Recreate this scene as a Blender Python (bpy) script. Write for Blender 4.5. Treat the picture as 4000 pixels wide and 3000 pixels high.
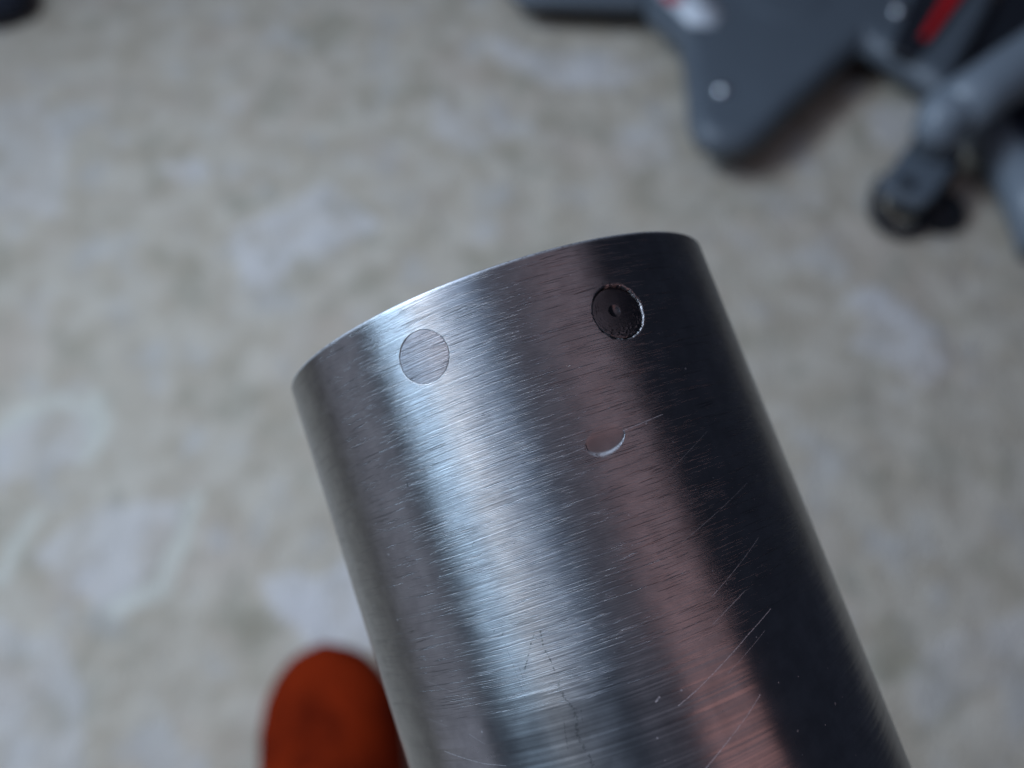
import bpy, bmesh, math, random
import numpy as np
from mathutils import Vector, Matrix, noise

for o in list(bpy.data.objects):
    bpy.data.objects.remove(o)
scene = bpy.context.scene
COL = scene.collection
random.seed(4)

# ------------------------------------------------------------------ camera
PITCH = math.radians(28)          # tilt away from straight down
CAM_H = 0.65
CAM = Vector((0, 0, CAM_H))
RIGHT = Vector((1, 0, 0))
FWD = Vector((0, math.sin(PITCH), -math.cos(PITCH)))
UP = Vector((0, math.cos(PITCH), math.sin(PITCH)))
cam_d = bpy.data.cameras.new('camera')
cam = bpy.data.objects.new('camera', cam_d)
COL.objects.link(cam)
cam.location = CAM
cam.rotation_euler = (PITCH, 0, 0)
cam_d.sensor_width = 36
cam_d.lens = 28.26
cam_d.clip_start = 0.004
cam_d.clip_end = 50
cam_d.dof.use_dof = True
cam_d.dof.focus_distance = 0.0580
cam_d.dof.aperture_fstop = 17.0
scene.camera = cam

# ------------------------------------------------------------------ colour management, world
scene.view_settings.view_transform = 'Standard'
scene.view_settings.look = 'None'
scene.view_settings.exposure = 0
scene.view_settings.gamma = 1
scene.cycles.use_denoising = True
scene.cycles.max_bounces = 4
scene.cycles.diffuse_bounces = 2
world = bpy.data.worlds.new('World')
scene.world = world
world.use_nodes = True
bg = world.node_tree.nodes['Background']
bg.inputs[0].default_value = (0.55, 0.65, 1.0, 1)
bg.inputs[1].default_value = 0.046

# ------------------------------------------------------------------ the tube's own frame (mm fitted, metres here)
R = 0.021


def cam_vec(v):
    return RIGHT * v[0] - UP * v[1] + FWD * v[2]


TUBE_END = CAM + cam_vec((-0.001285, -0.005527, 0.080661))
AX = cam_vec((math.cos(.152) * math.cos(1.229), math.cos(.152) * math.sin(1.229), -math.sin(.152))).normalized()
E2 = (-FWD - AX * (-FWD).dot(AX)).normalized()
E1 = E2.cross(AX)
if E1.x < 0:
    E1 = -E1


# ------------------------------------------------------------------ lamps: the window, and added ones for wall, ceiling and skin bounce
def lamp(name, az0, az1, ax0, ax1, dist, power, color, spread=180):
    """Rectangular lamp seen from the tube between two angles round its axis and two along it."""
    az, ax = math.radians((az0 + az1) / 2), math.radians((ax0 + ax1) / 2)
    d = (E2 * math.cos(az) + E1 * math.sin(az)) * math.cos(ax) + AX * math.sin(ax)
    ld = bpy.data.lights.new(name, 'AREA')
    ld.shape = 'RECTANGLE'
    ld.size = 2 * dist * math.cos(ax) * math.tan(math.radians(abs(az1 - az0)) / 2)
    ld.size_y = 2 * dist * math.tan(math.radians(abs(ax1 - ax0)) / 2)
    ld.energy = power * ld.size * ld.size_y * math.pi      # power = radiance
    ld.color = color
    ld.spread = math.radians(spread)
    o = bpy.data.objects.new(name, ld)
    COL.objects.link(o)
    z = d
    y = (AX - z * AX.dot(z)).normalized()
    x = y.cross(z)
    o.matrix_world = Matrix.Translation(TUBE_END + AX * 0.018 + d * dist) @ Matrix((x, y, z)).transposed().to_4x4()
    return o


lamp('window_light', -71, -46, -72, -31, 0.95, 18.5, (0.54, 0.76, 1.0))
lamp('window_light_bright_pane', -45, -37, -72, -31, 0.95, 19.5, (0.98, 0.94, 0.95))
lamp('window_light_upper', -36, -6, -72, -31, 0.95, 4.6, (0.55, 0.72, 1.0))
lamp('wall_bounce', -104, -71, -50, 40, 1.3, 0.45, (0.80, 0.84, 1.0))
lamp('ceiling_bounce', -2, 52, -42, 4, 1.4, 0.42, (0.82, 0.79, 0.96))
lamp('skin_bounce', 24, 57, 25, 54, 0.30, 1.15, (1.0, 0.50, 0.46))


# ------------------------------------------------------------------ helpers
def at(px, py, z=0.0):
    """Point of the plane of height z on the line of sight through (px, py) of a 2212 wide frame."""
    d = RIGHT * ((px - 1106) / 1736) - UP * ((py - 829.5) / 1736) + FWD
    t = (z - CAM_H) / d.z
    return CAM + d * t


def link(name, me, mat=None, parent=None, smooth=True):
    o = bpy.data.objects.new(name, me)
    COL.objects.link(o)
    if mat:
        me.materials.append(mat)
    if smooth:
        for p in me.polygons:
            p.use_smooth = True
    if parent:
        o.parent = parent
    return o


def tag(o, label=None, cat=None, kind=None):
    if label:
        o['label'] = label
    if cat:
        o['category'] = cat
    if kind:
        o['kind'] = kind
    return o


class NT:
    def __init__(self, name):
        self.m = bpy.data.materials.new(name)
        self.m.use_nodes = True
        self.t = self.m.node_tree
        self.n = self.t.nodes
        self.b = self.n['Principled BSDF']
        self.out = self.n['Material Output']

    def add(self, typ, **kw):
        n = self.n.new(typ)
        for k, v in kw.items():
            setattr(n, k, v)
        return n

    def put(self, sock, v):
        if isinstance(v, bpy.types.NodeSocket):
            self.t.links.new(v, sock)
        else:
            sock.default_value = v

    def math(self, op, a, b=0.0, c=0.0, clamp=False):
        n = self.add('ShaderNodeMath', operation=op, use_clamp=clamp)
        for i, v in enumerate((a, b, c)):
            self.put(n.inputs[i], v)
        return n.outputs[0]

    def vmath(self, op, a, b=(0, 0, 0), out=0):
        n = self.add('ShaderNodeVectorMath', operation=op)
        self.put(n.inputs[0], a)
        self.put(n.inputs[1], b)
        return n.outputs[out]

    def noise(self, vec, scale, detail=2.0, rough=.5):
        n = self.add('ShaderNodeTexNoise')
        self.put(n.inputs['Vector'], vec)
        n.inputs['Scale'].default_value = scale
        n.inputs['Detail'].default_value = detail
        n.inputs['Roughness'].default_value = rough
        return n.outputs[0]

    def ramp(self, v, lo, hi):
        n = self.add('ShaderNodeMapRange', interpolation_type='SMOOTHSTEP')
        self.put(n.inputs[0], v)
        n.inputs[1].default_value = lo
        n.inputs[2].default_value = hi
        return n.outputs[0]

    def mixc(self, f, a, b):
        n = self.add('ShaderNodeMix', data_type='RGBA')
        self.put(n.inputs[0], f)
        self.put(n.inputs[6], a)
        self.put(n.inputs[7], b)
        return n.outputs[2]

    def mixf(self, f, a, b):
        n = self.add('ShaderNodeMix', data_type='FLOAT')
        self.put(n.inputs[0], f)
        self.put(n.inputs[2], a)
        self.put(n.inputs[3], b)
        return n.outputs[0]

    def attr(self, name):
        return self.add('ShaderNodeAttribute', attribute_name=name).outputs['Fac']


def plain(name, color, rough=.5, metal=0.0, var=.12, scale=60, bump=0.0, bump_scale=300):
    k = NT(name)
    tc = k.add('ShaderNodeTexCoord').outputs['Object']
    f = k.noise(tc, scale, 4)
    dark = tuple(c * (1 - var) for c in color) + (1,)
    lite = tuple(min(1, c * (1 + var)) for c in color) + (1,)
    k.put(k.b.inputs['Base Color'], k.mixc(f, dark, lite))
    k.b.inputs['Roughness'].default_value = rough
    k.b.inputs['Metallic'].default_value = metal
    if bump:
        bn = k.add('ShaderNodeBump')
        bn.inputs['Strength'].default_value = 1
        bn.inputs['Distance'].default_value = bump
        k.put(bn.inputs['Height'], k.noise(tc, bump_scale, 3))
        k.put(k.b.inputs['Normal'], bn.outputs[0])
    return k.m


# ------------------------------------------------------------------ carpet (the setting)
def poly_px(pts):
    return np.array([at(*p)[:2] for p in pts])


PALE = [
    ([(498, 492), (560, 476), (620, 452), (670, 418), (705, 398), (740, 414), (800, 452), (825, 490), (760, 520), (700, 545), (640, 560), (600, 610), (560, 632), (530, 590), (508, 545)], .85),
    ([(570, 1250), (640, 1235), (700, 1245), (745, 1215), (800, 1260), (860, 1400), (740, 1420), (650, 1375), (590, 1340)], 1.1),
    ([(70, 1215), (140, 1140), (220, 1096), (320, 1078), (395, 1082), (388, 1140), (350, 1220), (285, 1290), (220, 1318), (150, 1285)], .7),
    ([(-20, 940), (60, 895), (140, 872), (205, 880), (212, 940), (180, 1000), (90, 1040), (-20, 1050)], .55),
    ([(1820, 745), (1880, 705), (1825, 650), (1880, 620), (1950, 660), (2030, 720), (2045, 800), (1990, 835), (1900, 785)], .9),
    ([(1055, 85), (1150, 110), (1300, 120), (1420, 150), (1330, 195), (1200, 190), (1090, 150)], .8),
    ([(930, 190), (1000, 240), (1080, 225), (1095, 300), (1010, 335), (940, 290)], .6),
    ([(420, 340), (465, 378), (400, 398), (335, 352)], .6),
    ([(-60, 230), (90, 210), (160, 330), (120, 460), (-60, 480)], .5),
    ([(-40, 1330), (120, 1370), (190, 1480), (180, 1680), (-60, 1700)], .6),
    ([(1950, 1455), (2040, 1390), (2250, 1290), (2250, 1420), (2100, 1500), (2000, 1570)], .5),
    ([(1290, 300), (1420, 270), (1470, 330), (1380, 360)], .4),
    ([(1950, 210), (2030, 255), (1960, 330), (1880, 290), (1870, 240)], .7),
    ([(1600, 420), (1760, 400), (1800, 440), (1690, 480)], .4),
]
DARK = [
    ([(620, 60), (730, 20), (780, 60), (680, 130)], .8),
    ([(150, 1320), (330, 1340), (300, 1420), (180, 1400)], .5),
    ([(1880, 1320), (1990, 1340), (1970, 1460), (1890, 1480)], .8),
    ([(610, 395), (500, 440), (490, 470), (600, 440)], .7),
    ([(500, 1330), (560, 1280), (575, 1340), (600, 1385), (540, 1400)], .8),
    ([(560, 560), (690, 560), (700, 620), (600, 640)], .5),
    ([(760, 180), (900, 170), (870, 230), (780, 240)], .4),
]
LINES = [
    ([(412, 1085), (400, 1170), (345, 1270), (245, 1322)], .011, .9),
    ([(0, 925), (60, 882), (130, 862), (180, 890)], .010, .8),
    ([(213, 855), (226, 915), (195, 985)], .013, .9),
    ([(0, 1250), (40, 1180), (70, 1120)], .010, .8),
]


def inside(poly, X, Y):
    c = np.zeros(X.shape, bool)
    n = len(poly)
    for i in range(n):
        x1, y1 = poly[i]
        x2, y2 = poly[(i + 1) % n]
        if y1 == y2:
            continue
        hit = ((y1 > Y) != (y2 > Y)) & (X < (x2 - x1) * (Y - y1) / (y2 - y1) + x1)
        c ^= hit
    return c


def build_carpet():
    xs = np.concatenate([np.linspace(-2.3, -.80, 14)[:-1], np.arange(-.80, .80, .005), np.linspace(.80, .98, 4)])
    ys = np.concatenate([np.linspace(-1.3, -.20, 10)[:-1], np.arange(-.20, 1.15, .005), np.linspace(1.15, 2.0, 8)])
    X, Y = np.meshgrid(xs, ys)
    nx, ny = len(xs), len(ys)
    W1 = np.zeros_like(X); W2 = np.zeros_like(X); Z = np.zeros_like(X); T = np.zeros_like(X)
    for j in range(ny):
        for i in range(nx):
            x, y = xs[i], ys[j]
            W1[j, i] = noise.noise((x * 28, y * 28, 3.1))
            W2[j, i] = noise.noise((x * 28, y * 28, 9.7))
            Z[j, i] = noise.noise((x * 62, y * 62, 1.0)) * .0014 + noise.noise((x * 25, y * 25, 5.0)) * .0022
            T[j, i] = noise.fractal((x * 17, y * 17, 2.0), .7, 2.0, 4)
    XW, YW = X + W1 * .010, Y + W2 * .010
    pat = np.zeros_like(X)
    for pts, a in PALE:
        pat = np.maximum(pat, inside(poly_px(pts), XW, YW) * a)
    drk = np.zeros_like(X)
    for pts, a in DARK:
        drk = np.maximum(drk, inside(poly_px(pts), XW, YW) * a)
    crm = np.zeros_like(X)
    for pts, w, a in LINES:
        q = poly_px(pts)
        for k in range(len(q) - 1):
            d = q[k + 1] - q[k]
            t = np.clip(((XW - q[k][0]) * d[0] + (YW - q[k][1]) * d[1]) / (d @ d), 0, 1)
            dist = np.hypot(XW - q[k][0] - t * d[0], YW - q[k][1] - t * d[1])
            crm = np.maximum(crm, np.clip(1.6 * (1 - dist / w), 0, 1) * a)
    verts = np.stack([X.ravel(), Y.ravel(), (Z + pat * .002).ravel()], 1)
    idx = np.arange(nx * ny).reshape(ny, nx)
    faces = np.stack([idx[:-1, :-1].ravel(), idx[:-1, 1:].ravel(), idx[1:, 1:].ravel(), idx[1:, :-1].ravel()], 1)
    me = bpy.data.meshes.new('carpet')
    me.from_pydata(verts.tolist(), [], faces.tolist())
    for nm, A in (('pale', pat), ('dark', drk), ('cream', crm), ('tone', T)):
        at_ = me.attributes.new(nm, 'FLOAT', 'POINT')
        at_.data.foreach_set('value', A.ravel().astype(np.float32))
    k = NT('carpet_wool')
    tc = k.add('ShaderNodeTexCoord').outputs['Object']
    n1 = k.noise(tc, 26, 4, .55)
    n2 = k.noise(tc, 9, 3, .5)
    base = k.mixc(k.ramp(n1, .32, .68), (.47, .40, .315, 1), (.58, .515, .43, 1))
    base = k.mixc(k.math('MULTIPLY', k.ramp(n2, .48, .72), .45), base, (.56, .46, .385, 1))
    base = k.mixc(k.math('MULTIPLY', k.ramp(k.attr('tone'), .1, .8), .5), base, (.53, .515, .505, 1))
    base = k.mixc(k.math('MULTIPLY', k.ramp(k.attr('tone'), -.1, -.7), .40), base, (.30, .275, .21, 1))
    base = k.mixc(k.math('MULTIPLY', k.attr('dark'), .45), base, (.26, .235, .17, 1))
    base = k.mixc(k.math('MULTIPLY', k.attr('pale'), k.mixf(k.ramp(n1, .30, .62), .30, .80), clamp=True), base, (.655, .62, .61, 1))
    base = k.mixc(k.math('MULTIPLY', k.attr('cream'), .75), base, (.68, .66, .58, 1))
    k.put(k.b.inputs['Base Color'], base)
    k.b.inputs['Roughness'].default_value = .95
    k.b.inputs['Specular IOR Level'].default_value = .1
    bn = k.add('ShaderNodeBump')
    bn.inputs['Distance'].default_value = .004
    k.put(bn.inputs['Height'], k.noise(tc, 260, 3))
    k.put(k.b.inputs['Normal'], bn.outputs[0])
    o = link('carpet_floor', me, k.m)
    tag(o, 'beige patterned wool carpet with pale leaf motifs', 'carpet', 'structure')


build_carpet()

# ------------------------------------------------------------------ the metal tube
PIN_R = 0.00205
PIN_A = (.00460, -17.16)      # flush pin: distance from the end, angle round the tube
PIN_B = (.00614, 24.87)       # sunk pin
DENT = (.01490, 12.1)

LIGHT_MARKS = [
    ((18.59, 22.81), (16.79, 35.33)),
    ((23.66, 19.55), (22.25, 33.48), (21.52, 41.03)),
    ((27.94, 21.26), (26.67, 30.17), (25.53, 38.10)),
    ((29.26, 22.45), (28.51, 29.07)),
    ((29.64, 19.55), (28.50, 29.17)),
    ((33.73, 7.36), (33.19, 12.15), (31.31, 26.13), (30.46, 33.77)),
    ((33.07, 18.89), (31.59, 30.31)),
    ((38.09, 8.25), (37.29, 12.76), (36.21, 19.00), (35.30, 23.70)),
    ((32.96, 3.69), (32.74, 4.61)),
    ((32.79, -44.80), (33.93, -34.32), (34.30, -29.03)),
    ((31.76, -35.49), (32.60, -32.35)),
    ((27.51, -42.90), (28.58, -36.30)),
    ((30.32, -46.70), (30.96, -41.19)),
    ((15.13, 2.83), (15.01, 7.41)),
    ((14.79, 16.18), (14.54, 25.89)),
]
LIGHT_W = [.022, .022, .028, .028, .028, .045, .03, .06, .08, .04, .03, .025, .025, .03, .035]
LIGHT_A = [.35, .5, .6, .6, .6, .8, .45, .6, .9, .6, .4, .3, .3, .5, .8]
DARK_MARKS = [
    ((28.31, -18.29), (27.47, -16.67), (25.97, -13.82)),
    ((26.09, -12.64), (27.24, -13.06), (28.19, -12.56), (28.88, -12.54)),
    ((29.48, -12.43), (30.23, -12.75), (31.06, -12.17), (31.72, -11.42)),
    ((26.11, -20.32), (27.93, -20.19), (28.84, -20.06), (30.53, -19.98)),
    ((27.83, -19.16), (28.93, -19.08)),
    ((28.38, -3.88), (29.67, -2.95), (31.08, -3.28)),
    ((31.75, -11.17), (33.46, -12.33), (34.76, -11.69), (36.8, -11.0)),
    ((31.68, -9.98), (33.0, -10.81)),
    ((32.42, -14.12), (34.2, -15.11)),
    ((12.87, -30.45), (13.14, -30.50)),
    ((10.33, -10.67), (10.35, -9.31), (10.54, -8.11)),
    ((18.96, -20.25), (18.75, -19.77)),
    ((19.75, -12.05), (19.63, -9.84)),
    ((25.27, -22.28), (25.08, -21.60)),
    ((25.58, -20.55), (25.43, -20.01)),
]
DARK_W = [.075, .075, .14, .045, .045, .05, .19, .07, .08, .11, .05, .08, .05, .06, .06]
DARK_A = [1, .9, .6, .5, .5, .4, .5, .4, .35, .9, .8, .7, .7, .6, .6]


def metal_material(name, tint, local_marks=True, streak=1.0, seed=0.0):
    """Steel turned round the tube: fine streaks run round it. UV is in metres: u along the arc, v along the tube."""
    k = NT(name)
    uv = k.add('ShaderNodeUVMap', uv_map='surface').outputs[0]
    mm = k.vmath('SCALE', uv)
    k.n[-1].inputs['Scale'].default_value = 1000.0          # millimetres
    sep = k.add('ShaderNodeSeparateXYZ')
    k.put(sep.inputs[0], mm)
    u, v = sep.outputs[0], sep.outputs[1]
    u = k.math('ADD', u, seed)
    # below about 30 mm from the end the turned zone stops and the tube is polished
    cw = k.add('ShaderNodeCombineXYZ')
    k.put(cw.inputs[0], k.math('MULTIPLY', u, .12))
    k.put(cw.inputs[1], k.math('MULTIPLY', v, 2.2))
    wob = k.math('MULTIPLY', k.math('SUBTRACT', k.noise(cw.outputs[0], 1.0, 3), .5), 5.0)
    turned = k.ramp(k.math('ADD', v, wob), 32.4, 28.6) if local_marks else 1.0

    def streaks(su, sv, skew, detail, off):
        c = k.add('ShaderNodeCombineXYZ')
        k.put(c.inputs[0], k.math('MULTIPLY', u, su))
        k.put(c.inputs[1], k.math('MULTIPLY', k.math('ADD', v, k.math('MULTIPLY', u, skew)), sv))
        c.inputs[2].default_value = off
        return k.noise(c.outputs[0], 1.0, detail, .6)

    s1 = streaks(.08, 12.0, .006, 2, 1.0)
    s2 = streaks(.17, 13.0, -.020, 1, 4.0)
    s3 = streaks(.05, 4.6, .012, 3, 8.0)
    s4 = streaks(.24, 9.0, .035, 1, 15.0)
    cut = k.ramp(s2, .60, .74)                              # separate short cuts
    cut2 = k.ramp(s4, .66, .75)
    h = k.math('MULTIPLY', s1, 1.0)
    h = k.math('MULTIPLY_ADD', s3, .8, h)
    h = k.math('SUBTRACT', h, k.math('MULTIPLY', cut, .55))
    h = k.math('SUBTRACT', h, k.math('MULTIPLY', cut2, .5))
    b1 = streaks(.02, 1.0, .0, 2, 21.0)                     # broad machining rings of the polished zone
    b2 = streaks(.03, 2.4, .0, 1, 27.0)
    hb = k.math('MULTIPLY_ADD', b2, 1.3, k.math('MULTIPLY', b1, 2.8))
    fin = k.attr('smooth') if local_marks else 0.0
    hh = k.mixf(turned, hb, h)
    if local_marks:
        hh = k.mixf(fin, hh, k.math('MULTIPLY', hh, .12))

    # single scratches
    wear = k.noise(mm, 7.0, 2)

    def marks(lines, widths, amps):
        total = None
        for pl, w, amp in zip(lines, widths, amps):
            pts = [Vector((math.radians(a) * R * 1000, s, 0)) for s, a in pl]
            for a, b in zip(pts[:-1], pts[1:]):
                d = b - a
                rel = k.vmath('SUBTRACT', mm, tuple(a))
                t = k.math('MULTIPLY', k.vmath('DOT_PRODUCT', rel, tuple(d / d.length_squared), 1), 1.0, clamp=True)
                sc = k.add('ShaderNodeVectorMath', operation='SCALE')
                sc.inputs[0].default_value = tuple(d)
                k.put(sc.inputs['Scale'], t)
                dist = k.vmath('LENGTH', k.vmath('SUBTRACT', rel, sc.outputs[0]), out=1)
                m = k.ramp(k.math('MULTIPLY_ADD', k.math('SUBTRACT', wear, .5), w * 2.2, dist), w, w * .3)
                m = k.math('MULTIPLY', m, amp)
                total = m if total is None else k.math('MAXIMUM', total, m)
        return total

    if local_marks:
        lm = marks(LIGHT_MARKS, LIGHT_W, LIGHT_A)
        dm = marks(DARK_MARKS, DARK_W, DARK_A)
        edge = k.attr('edge')
        specks = k.ramp(k.noise(mm, 2.6, 0), .86, .88)
    bn = k.add('ShaderNodeBump')
    bn.inputs['Strength'].default_value = 1.0
    bn.inputs['Distance'].default_value = 2.4e-5 * streak
    k.put(bn.inputs['Height'], hh)

    dirt_tone = k.math('MULTIPLY', k.math('MAXIMUM', cut, cut2), k.math('MULTIPLY', turned, .6))
    if local_marks:
        dirt_tone = k.math('MULTIPLY', dirt_tone, k.math('SUBTRACT', 1.0, fin))
        dirt_tone = k.math('MULTIPLY_ADD', fin, .30, dirt_tone)  # dent floor toned darker too, not only the dirty cuts
        dirt_tone = k.math('MAXIMUM', dirt_tone, k.math('MULTIPLY', k.math('MULTIPLY', dm, k.ramp(k.noise(mm, 3.4, 2, .6), .44, .56)), .9))
    cloud = k.noise(mm, .5, 4, .6)
    col = k.mixc(k.ramp(cloud, .3, .7), tuple(c * .80 for c in tint) + (1,), tuple(tint) + (1,))
    col = k.mixc(dirt_tone, col, (.07, .075, .085, 1))
    k.put(k.b.inputs['Base Color'], col)
    k.b.inputs['Metallic'].default_value = 1.0
    rough = k.mixf(turned, .29, k.math('MULTIPLY_ADD', k.math('SUBTRACT', s3, .5), .08, .335))
    rough = k.math('MULTIPLY_ADD', k.math('SUBTRACT', k.noise(mm, .28, 4, .65), .5), .10, rough)
    k.put(k.b.inputs['Roughness'], rough)
    k.put(k.b.inputs['Anisotropic'], k.mixf(turned, .92, 1.0))
    tg = k.add('ShaderNodeTangent', direction_type='UV_MAP', uv_map='surface')
    k.put(k.b.inputs['Tangent'], tg.outputs[0])
    k.b.inputs['Anisotropic Rotation'].default_value = .25
    k.put(k.b.inputs['Normal'], bn.outputs[0])
    if local_marks:
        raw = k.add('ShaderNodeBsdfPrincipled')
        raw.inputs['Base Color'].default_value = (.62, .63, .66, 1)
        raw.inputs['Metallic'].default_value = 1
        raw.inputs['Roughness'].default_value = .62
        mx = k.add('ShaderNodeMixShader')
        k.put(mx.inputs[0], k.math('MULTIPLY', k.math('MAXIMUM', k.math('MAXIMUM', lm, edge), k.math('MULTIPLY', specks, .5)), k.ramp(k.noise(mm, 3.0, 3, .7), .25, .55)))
        k.t.links.new(k.b.outputs[0], mx.inputs[1])
        k.t.links.new(raw.outputs[0], mx.inputs[2])
        k.t.links.new(mx.outputs[0], k.out.inputs[0])
    return k.m


def set_uv(me, uvs):
    lay = me.uv_layers.new(name='surface')
    vi = np.empty(len(me.loops), np.int32)
    me.loops.foreach_get('vertex_index', vi)
    lay.data.foreach_set('uv', np.asarray(uvs, np.float32)[vi].ravel())


def smoothstep(a, b, x):
    t = np.clip((x - a) / (b - a), 0, 1)
    return t * t * (3 - 2 * t)


TUBE_LEN = 0.15
WALL = 0.0022
# local frame: X towards the photographer, Y across, Z along the axis
TZ = E2.cross(E1)
SGN = 1.0 if TZ.dot(AX) > 0 else -1.0
tube = bpy.data.objects.new('metal_tube', None)
COL.objects.link(tube)
tube.matrix_world = Matrix.Translation(TUBE_END) @ Matrix((E2, E1, TZ)).transposed().to_4x4()
tag(tube, 'brushed steel tube with pinned end, held slanting above the carpet', 'tube')


def build_tube():
    ph = np.concatenate([np.arange(-180, -100, 5.), np.arange(-100, -26, 1.), np.arange(-26, 34, .2),
                         np.arange(34, 100, 1.), np.arange(100, 180, 5.)])
    ss = np.concatenate([np.arange(.0008, .0016, .0002), np.arange(.0016, .0185, .00007),
                         np.arange(.0185, .048, .0008), np.linspace(.048, TUBE_LEN, 16)])
    PH, S = np.meshgrid(ph, ss)
    rad = np.full(PH.shape, R)
    smo = np.zeros(PH.shape)
    arc = np.radians(PH) * R

    nz = np.zeros(PH.shape)
    for (s0, a0) in (PIN_A, PIN_B, DENT):
        U = arc - math.radians(a0) * R
        V = S - s0
        near = np.argwhere(np.hypot(U, V) < .0034)
        for j, i in near:
            nz[j, i] = noise.fractal((U[j, i] * 3500, V[j, i] * 3500, s0 * 900), .6, 2.0, 3)
    glint = np.zeros(PH.shape)
    # holes for the two pins
    for (s0, a0), rough_edge, lip in ((PIN_A, .00002, (-.00012, -.00004)), (PIN_B, .00008, (.00001, .00016))):
        U = arc - math.radians(a0) * R
        V = S - s0
        r = np.hypot(U, V) + nz * rough_edge
        rad -= .0006 * (1 - smoothstep(PIN_R + lip[0], PIN_R + lip[1], r))
        if lip[0] > 0:
            low = smoothstep(-.3, .5, (V + .35 * U) / np.maximum(np.hypot(U, V), 1e-9))
            ring = smoothstep(PIN_R + .00001, PIN_R + .00005, r) * (1 - smoothstep(PIN_R + .00010, PIN_R + .00022, r))
            glint = np.maximum(glint, ring * low * smoothstep(-.15, .25, nz) * .9)  # brighter metal on the lower side of the ring, a painted glint
    # the struck dent: slopes in gently from the end side, stops at a sharp wall
    U = arc - math.radians(DENT[1]) * R
    V = S - DENT[0]
    uu = U - V * -.25
    e = np.hypot(uu / .00155, V / .00115)
    top = -.00115 * np.sqrt(np.clip(1 - (uu / .00155) ** 2, 0, 1))
    bot = -top
    f = np.clip((V - top) / np.maximum(bot - top, 1e-6), 0, 1)
    ins = (e < 1.0)
    depth = .00010 * smoothstep(0, .8, f) * (1 - smoothstep(.86, 1.0, f)) * np.sqrt(np.clip(1 - (uu / .00155) ** 2, 0, 1))
    rad -= np.where(ins, depth, 0)
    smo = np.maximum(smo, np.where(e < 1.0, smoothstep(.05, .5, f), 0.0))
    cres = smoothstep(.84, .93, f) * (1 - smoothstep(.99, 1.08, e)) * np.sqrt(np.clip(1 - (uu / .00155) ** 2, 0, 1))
    glint = np.maximum(glint, np.where(V > 0, cres * .65, 0))  # highlight of the dent wall painted in as brighter raw metal
    ny, nx = PH.shape
    # rounded lip of the end, end face and bore, added as rings before and after
    lip = [(.0000, R - .00028), (.00003, R - .00015), (.00009, R - .00007), (.00019, R - .00002), (.00034, R)]
    rings = []
    pr = np.radians(ph)
    inner = [(TUBE_LEN, R - WALL), (.0006, R - WALL), (.0001, R - WALL + .0002), (.0, R - WALL + .0005)]
    for s, r_ in inner + lip:
        rings.append((np.full(nx, s), np.full(nx, r_), pr))
    for j in range(ny):
        rings.append((S[j], rad[j], pr))
    rings.append((np.full(nx, TUBE_LEN), np.full(nx, R - WALL), pr))
    S_ = np.array([q[0] for q in rings]); R_ = np.array([q[1] for q in rings]); P_ = np.array([q[2] for q in rings])
    verts = np.stack([R_ * np.cos(P_), R_ * np.sin(P_), SGN * S_], -1).reshape(-1, 3)
    nr = len(rings)
    idx = np.arange(nr * nx).reshape(nr, nx)
    nxt = np.roll(idx, -1, 1)
    f_ = np.stack([idx[:-1].ravel(), nxt[:-1].ravel(), nxt[1:].ravel(), idx[1:].ravel()], 1)
    if SGN < 0:
        f_ = f_[:, ::-1]
    me = bpy.data.meshes.new('tube_wall')
    me.from_pydata(verts.tolist(), [], f_.tolist())
    set_uv(me, np.stack([(P_ * R).ravel(), S_.ravel()], 1))
    full = np.zeros((nr, nx))
    full[len(inner) + len(lip):-1] = smo
    a_ = me.attributes.new('smooth', 'FLOAT', 'POINT')
    a_.data.foreach_set('value', full.ravel().astype(np.float32))
    fe = np.zeros((nr, nx))
    fe[len(inner) + len(lip):-1] = glint
    for q, val in ((1, .25), (2, .6), (3, .3)):  # lip rings get brighter metal: the rim highlight put into colour
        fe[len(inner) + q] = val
    a_ = me.attributes.new('edge', 'FLOAT', 'POINT')
    a_.data.foreach_set('value', fe.ravel().astype(np.float32))
    return link('tube_wall', me, metal_material('turned_steel', (.335, .338, .35)), tube)


tube_wall = build_tube()


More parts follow.
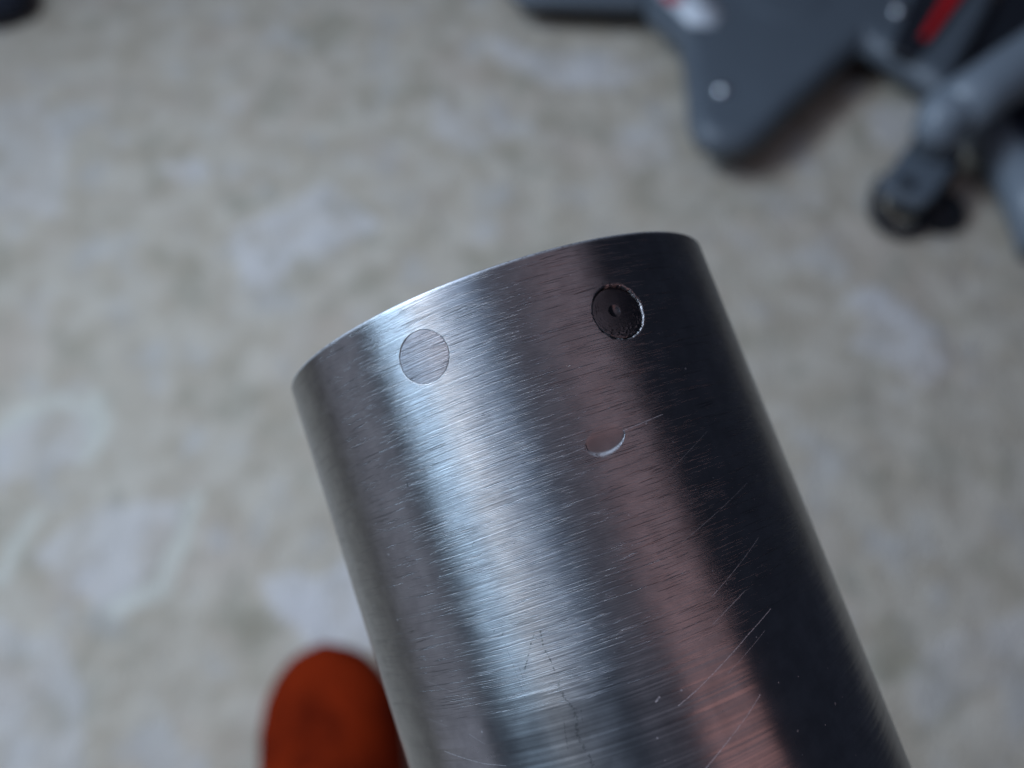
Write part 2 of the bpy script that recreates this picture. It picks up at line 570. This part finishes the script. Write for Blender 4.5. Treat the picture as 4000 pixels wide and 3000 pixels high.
def build_pin(name, centre, height, tilt_u, tilt_v, flat, mat, dimple=0.0, chips=0.0, seed=0):
    """Round pin end seated in the tube; height(mm) relative to the tube's skin."""
    s0, a0 = centre
    a0 = math.radians(a0)
    rr = np.concatenate([np.linspace(0, .0007, 22), np.linspace(.00074, PIN_R - .00012, 34), [PIN_R - .00006, PIN_R - .00002, PIN_R, PIN_R]])
    na = 128
    verts, uvs = [], []
    for ri, r in enumerate(rr):
        for t in range(na):
            th = 2 * math.pi * t / na
            uu, vv = r * math.cos(th), r * math.sin(th)
            k = R * (1 - flat) / 1.0
            sag_round = math.sqrt(R * R - uu * uu) - R           # tube's own curvature
            x = R + height + sag_round * (1 - flat) + tilt_u * uu + tilt_v * vv - flat * .00005
            if dimple:
                d = math.hypot(uu + .00018, vv + .0002)
                x -= dimple * (1 - min(1, d / .00048) ** 2) if d < .00048 else 0
            if chips:
                m = noise.fractal((uu * 5200 + seed, vv * 5200, 3), .6, 2, 3)
                ring = min(1, max(0, (r - .0011) / .0008)) * (.5 + .5 * math.sin(th - .3))
                x += chips * max(0, m - .22) * 4 * ring
            e = max(0, (r - (PIN_R - .00012)) / .00012)
            x -= (.00004 if dimple else .000003) * e * e
            if ri == len(rr) - 1:
                x -= .0005
            verts.append((x, uu, SGN * vv))
            uvs.append((a0 * R + uu, s0 + vv))
    faces = []
    for ri in range(len(rr) - 1):
        for t in range(na):
            a, b = ri * na + t, ri * na + (t + 1) % na
            q = (a, b, b + na, a + na)
            faces.append(q if SGN < 0 else q[::-1])
    me = bpy.data.meshes.new(name)
    me.from_pydata(verts, [], faces)
    set_uv(me, uvs)
    o = link(name, me, mat, tube)
    o.matrix_local = Matrix.Rotation(a0, 4, 'Z') @ Matrix.Translation((0, 0, SGN * s0))
    bm = bmesh.new(); bm.from_mesh(me)
    bmesh.ops.remove_doubles(bm, verts=bm.verts, dist=1e-8)
    bmesh.ops.recalc_face_normals(bm, faces=bm.faces)
    if sum(f.normal.x for f in bm.faces) < 0:
        bmesh.ops.reverse_faces(bm, faces=bm.faces)
    bm.to_mesh(me); bm.free()
    return o


pin_a = build_pin('flush_pin', PIN_A, -.000001, .012, .006, .05, metal_material('pin_steel', (.20, .19, .20), False, 1.8, 40.0))
tag(pin_a, 'filed flush round pin near the bright edge')
pin_b = build_pin('sunken_pin', PIN_B, -.00020, .05, .06, .5, metal_material('dark_pin_steel', (.13, .13, .14), False, .3, 90.0),
                  dimple=.00016, chips=.00002, seed=7)
tag(pin_b, 'dark sunken pin with a punched centre dimple')


# ------------------------------------------------------------------ slipper
def build_slipper():
    root = bpy.data.objects.new('slipper', None)
    COL.objects.link(root)
    tip = at(704, 1402, .03)
    root.location = (tip.x, tip.y, .004)
    root.rotation_euler = (0, 0, math.radians(7))
    tag(root, 'rust orange felt slipper with rounded toe on the carpet', 'slipper')
    L = .27
    # distance behind the toe tip: half width, height
    prof = [(0, .002, .030), (.004, .016, .040), (.010, .026, .047), (.020, .034, .053), (.035, .041, .059), (.055, .045, .064),
            (.080, .045, .070), (.110, .046, .078), (.140, .046, .085), (.180, .043, .080), (.220, .041, .075), (.25, .036, .07), (.268, .022, .065), (.272, .010, .06)]
    pts = np.array(prof)
    tt = np.concatenate([np.linspace(0, .03, 14), np.linspace(.034, .272, 50)])
    W = np.interp(tt, pts[:, 0], pts[:, 1]); H = np.interp(tt, pts[:, 0], pts[:, 2])
    W = np.convolve(np.pad(W, 2, 'edge'), np.ones(5) / 5, 'valid') if False else W
    n = 41
    verts, faces = [], []
    for t, w, h in zip(tt, W, H):
        open_ = smoothstep(.125, .17, np.array(t)) * .62
        for i in range(n):
            q = -1 + 2 * i / (n - 1)
            # two halves so that the mouth of the shoe stays open at the back
            side = -1 if q < 0 else 1
            a = (1 - abs(q) * 1.0)                       # 1 top centre .. 0 sole
            ang = a * (1 - float(open_)) * math.pi / 2
            x = side * w * (math.cos(ang) ** .75) * (1 + .05 * math.sin(2 * ang))
            z = .012 + (h - .012) * math.sin(ang) ** .85
            cr = noise.noise((x * 40, t * 30, 1.3)) * .0025 + noise.noise((x * 90, t * 60, 4.3)) * .0012
            verts.append((x + .006 * math.sin(t * 9), -t, z + cr * a))
    m = len(tt)
    for j in range(m - 1):
        for i in range(n - 1):
            if i == n // 2 - 1 or i == n // 2:
                if tt[j] > .13:
                    continue
            a = j * n + i
            faces.append((a, a + 1, a + 1 + n, a + n))
    me = bpy.data.meshes.new('upper')
    me.from_pydata(verts, [], faces)
    k = NT('rust_felt')
    tc = k.add('ShaderNodeTexCoord').outputs['Object']
    n1 = k.noise(tc, 26, 3, .6)
    n2 = k.noise(tc, 420, 3, .6)
    c = k.mixc(k.ramp(n1, .38, .66), (.20, .018, .004, 1), (.10, .009, .003, 1))
    c = k.mixc(k.math('MULTIPLY', k.ramp(n2, .45, .7), .35), c, (.25, .028, .006, 1))
    k.put(k.b.inputs['Base Color'], c)
    k.b.inputs['Roughness'].default_value = .95
    k.b.inputs['Specular IOR Level'].default_value = .1
    k.b.inputs['Specular IOR Level'].default_value = 0.02
    bn = k.add('ShaderNodeBump'); bn.inputs['Distance'].default_value = .002
    k.put(bn.inputs['Height'], n2); k.put(k.b.inputs['Normal'], bn.outputs[0])
    up = link('upper', me, k.m, root)
    sd = up.modifiers.new('thick', 'SOLIDIFY'); sd.thickness = .004; sd.offset = -1
    # sole
    bm = bmesh.new()
    ring = []
    for sgn in (1, -1):
        rng = range(m) if sgn > 0 else range(m - 1, -1, -1)
        for j in rng:
            ring.append((sgn * (W[j] + .002) + .006 * math.sin(tt[j] * 9), -tt[j] + (.002 if j == 0 else 0)))
    lo = [bm.verts.new((x, y, 0)) for x, y in ring]
    hi = [bm.verts.new((x, y, .012)) for x, y in ring]
    bm.faces.new(lo[::-1]); bm.faces.new(hi)
    for i in range(len(ring)):
        j = (i + 1) % len(ring)
        bm.faces.new((lo[i], lo[j], hi[j], hi[i]))
    bmesh.ops.recalc_face_normals(bm, faces=bm.faces)
    me = bpy.data.meshes.new('sole'); bm.to_mesh(me); bm.free()
    link('sole', me, plain('sole_rubber', (.10, .055, .035), .8), root, smooth=False)


build_slipper()


# ------------------------------------------------------------------ the grey machine base behind
GREY = plain('grey_plastic', (.094, .112, .134), .42, 0, .10, 25, .0003, 900)
GREY_LIGHT = plain('light_grey_paint', (.18, .21, .245), .38, 0, .08, 25)
BLACK_AND_SHADE = plain('black_plastic_and_shade', (.012, .014, .020), .5, 0, .2, 40)  # black parts, and the added slabs and dome that stand in for shade
NAVY = plain('navy_plastic', (.010, .014, .030), .5, 0, .2, 40)
REDP = plain('red_plastic', (.50, .008, .012), .4, 0, .1, 40)
STEEL = plain('zinc_screw', (.72, .74, .76), .28, 1, .1, 200)
WHITE = plain('sticker_paper', (.62, .65, .70), .35, 0, .05, 80)
RUBBER = plain('grey_rubber', (.03, .033, .038), .7, 0, .15, 80)

machine = bpy.data.objects.new('machine_base', None)
COL.objects.link(machine)
o0 = at(1560, 200, 0)
machine.location = (o0.x, o0.y, 0)
tag(machine, 'grey plastic machine base with lobed foot and red strip', 'machine')
ML = machine.location.copy()


def slab(name, px, ztop, zbot, mat, parent=machine, bevel=.01, segs=4, origin=ML):
    bm = bmesh.new()
    top = [at(x, y, ztop) - origin for x, y in px]
    hi = [bm.verts.new((p.x, p.y, ztop)) for p in top]
    lo = [bm.verts.new((p.x, p.y, zbot)) for p in top]
    bm.faces.new(hi); bm.faces.new(lo[::-1])
    n = len(top)
    for i in range(n):
        j = (i + 1) % n
        bm.faces.new((hi[i], lo[i], lo[j], hi[j]))
    bmesh.ops.recalc_face_normals(bm, faces=bm.faces)
    me = bpy.data.meshes.new(name); bm.to_mesh(me); bm.free()
    o = link(name, me, mat, parent)
    if bevel:
        b = o.modifiers.new('bevel', 'BEVEL'); b.width = bevel; b.segments = segs; b.limit_method = 'ANGLE'
        b.angle_limit = math.radians(50)
        o.modifiers.new('wn', 'WEIGHTED_NORMAL')
    return o


def pipe(name, pts, r, mat, parent=machine, n=14, origin=ML, caps=True):
    pts = [Vector(p) - origin for p in pts]
    bm = bmesh.new()
    prev = None
    first = None
    for i, p in enumerate(pts):
        d = (pts[min(i + 1, len(pts) - 1)] - pts[max(i - 1, 0)]).normalized()
        a = d.cross(Vector((0, 0, 1))).normalized()
        b = a.cross(d)
        rad = r[i] if isinstance(r, (list, tuple)) else r
        ring = [bm.verts.new(p + (a * math.cos(2 * math.pi * t / n) + b * math.sin(2 * math.pi * t / n)) * rad) for t in range(n)]
        if prev:
            for t in range(n):
                bm.faces.new((prev[t], prev[(t + 1) % n], ring[(t + 1) % n], ring[t]))
        else:
            first = ring
        prev = ring
    if caps:
        bm.faces.new(first[::-1]); bm.faces.new(prev)
    bmesh.ops.recalc_face_normals(bm, faces=bm.faces)
    me = bpy.data.meshes.new(name); bm.to_mesh(me); bm.free()
    return link(name, me, mat, parent)


def dome(name, px, py, z, r, h, mat, parent=machine, origin=ML):
    c = at(px, py, z) - origin
    bm = bmesh.new()
    prev = None
    for i in range(7):
        t = i / 6 * math.pi / 2
        ring = [bm.verts.new((c.x + r * math.cos(t) * math.cos(a), c.y + r * math.cos(t) * math.sin(a), z + h * math.sin(t)))
                for a in [2 * math.pi * q / 20 for q in range(20)]] if i < 6 else [bm.verts.new((c.x, c.y, z + h))]
        if prev:
            for q in range(20):
                if len(ring) > 1:
                    bm.faces.new((prev[q], prev[(q + 1) % 20], ring[(q + 1) % 20], ring[q]))
                else:
                    bm.faces.new((prev[q], prev[(q + 1) % 20], ring[0]))
        prev = ring
    me = bpy.data.meshes.new(name); bm.to_mesh(me); bm.free()
    return link(name, me, mat, parent)


ZT = .062
body = slab('body', [(1500, -230), (1395, -70), (1400, 10), (1468, 62), (1482, 110), (1490, 190), (1494, 246), (1514, 284), (1560, 304), (1618, 302), (1664, 274),
                     (1716, 222), (1872, 78), (1960, 130), (2052, 196), (2092, 120), (2150, 10), (2190, -120), (2220, -230)], ZT, .026, GREY, bevel=.020, segs=6)
slab('underbody_shade', [(1500, -230), (1405, -70), (1412, 4), (1478, 58), (1494, 110), (1500, 190), (1504, 240), (1522, 274), (1560, 292), (1612, 292), (1656, 266),
                   (1708, 216), (1872, 66), (1960, 118), (2046, 184), (2084, 116), (2140, 10), (2180, -120), (2210, -230)], ZT - .030, .004, BLACK_AND_SHADE, bevel=.004)  # added black slab: contact shadow under the body, built as a shape
arm = slab('side_arm', [(1040, -160), (1085, -40), (1125, -6), (1250, 0), (1398, 6), (1420, -90), (1430, -180)], .050, .032, GREY, bevel=.008)
slab('arm_shade', [(1060, -160), (1100, -46), (1130, -14), (1250, -8), (1398, -2), (1418, -90), (1430, -180)], .030, .004, BLACK_AND_SHADE, bevel=.004)  # added black slab in place of the shadow below the arm
foot = dome('foot_shade_dome', 1566, 262, .0, .040, .030, BLACK_AND_SHADE)
dome('screw', 1560, 195, ZT - .0005, .0085, .006, STEEL)
dome('screw', 1940, 24, ZT - .0005, .0085, .006, STEEL)
# round cap let into the top
cc = at(1690, -20, ZT)
cap = dome('round_cap', 1690, -20, ZT - .001, .052, .004, GREY)
st = slab('sticker', [(1408, -28), (1500, -45), (1568, 28), (1540, 58), (1490, 52)], ZT + .0012, ZT - .001, WHITE, bevel=0)
slab('sticker_print', [(1424, -14), (1466, -22), (1480, 4), (1448, 8)], ZT + .0018, ZT + .0013, REDP, parent=st, bevel=0)
slot = slab('slot_trim', [(1994, -60), (2116, -60), (2008, 92), (1972, 126), (1924, 104)], ZT + .006, ZT - .004, BLACK_AND_SHADE, bevel=.003)
slab('red_strip', [(2064, -50), (2110, -50), (2010, 80), (1990, 76)], ZT + .010, ZT + .004, REDP, parent=slot, bevel=.003)
slab('recess_panel', [(2110, 60), (2190, -60), (2330, -60), (2330, 60), (2190, 190), (2080, 230)], .040, .008, BLACK_AND_SHADE, bevel=.006)

# folding leg with its foot bracket, to the right
leg = pipe('folding_leg', [at(2440, -20, .105), at(2212, 140, .10), at(2110, 208, .095), at(2052, 248, .090)], [.028, .028, .028, .027], GREY_LIGHT)
elbow = pipe('elbow', [at(2066, 238, .090), at(2040, 258, .088), at(2028, 284, .080), at(2022, 304, .066), at(2016, 318, .054)], [.027, .027, .025, .022, .019], GREY_LIGHT)
br = slab('foot_bracket', [(1982, 288), (2030, 306), (2080, 326), (2062, 362), (2020, 424), (1998, 440), (1944, 420), (1904, 398), (1908, 384), (1944, 334)], .056, .040, GREY, bevel=.005)
slab('bracket_shade', [(1990, 290), (2030, 306), (2086, 322), (2076, 362), (2036, 416), (2010, 430), (1966, 412), (1936, 386), (1950, 350)], .039, .006, BLACK_AND_SHADE, bevel=.004)  # added black slab: the bracket's shaded side put into shape and colour
dome('bracket_bolt', 1958, 398, .0555, .009, .004, BLACK_AND_SHADE)
dome('foot_shade_dome', 2026, 462, .0, .028, .020, BLACK_AND_SHADE)  # added dark dome in place of the shadow beside the bracket
pipe('wire_loop', [at(1912, 384, .045), at(1896, 412, .034), at(1888, 440, .022), at(1892, 466, .014), at(1912, 490, .009), at(1944, 502, .008), at(1976, 498, .008),
                   at(2000, 480, .010), at(2010, 456, .016)], .0065, BLACK_AND_SHADE, n=10)

cf = bpy.data.objects.new('curved_frame', None)
COL.objects.link(cf)
c0 = at(2200, 380, 0)
cf.location = (c0.x, c0.y, 0)
tag(cf, 'blue grey curved frame tube at the right edge beside the wire loop', 'frame')
pipe('frame_tube', [at(2112, 262, .030), at(2150, 300, .030), at(2186, 352, .030), at(2222, 420, .030), at(2262, 530, .030)],
     .026, GREY_LIGHT, cf, origin=cf.location)
slab('dark_panel', [(2176, 228), (2260, 150), (2330, 300), (2250, 340), (2205, 290)], .060, .006, NAVY, cf, .006, origin=cf.location)

# dark thing in the far left corner
bag = slab('dark_cloth', [(-260, -200), (20, -180), (46, -70), (24, -22), (-60, -6), (-260, 0)], .05, .003, plain('navy_cloth', (.012, .016, .030), .9, 0, .2, 60, .001, 500),
           parent=None, bevel=.02, origin=Vector((0, 0, 0)))
tag(bag, 'dark navy cloth at the top left corner of the carpet', 'cloth')
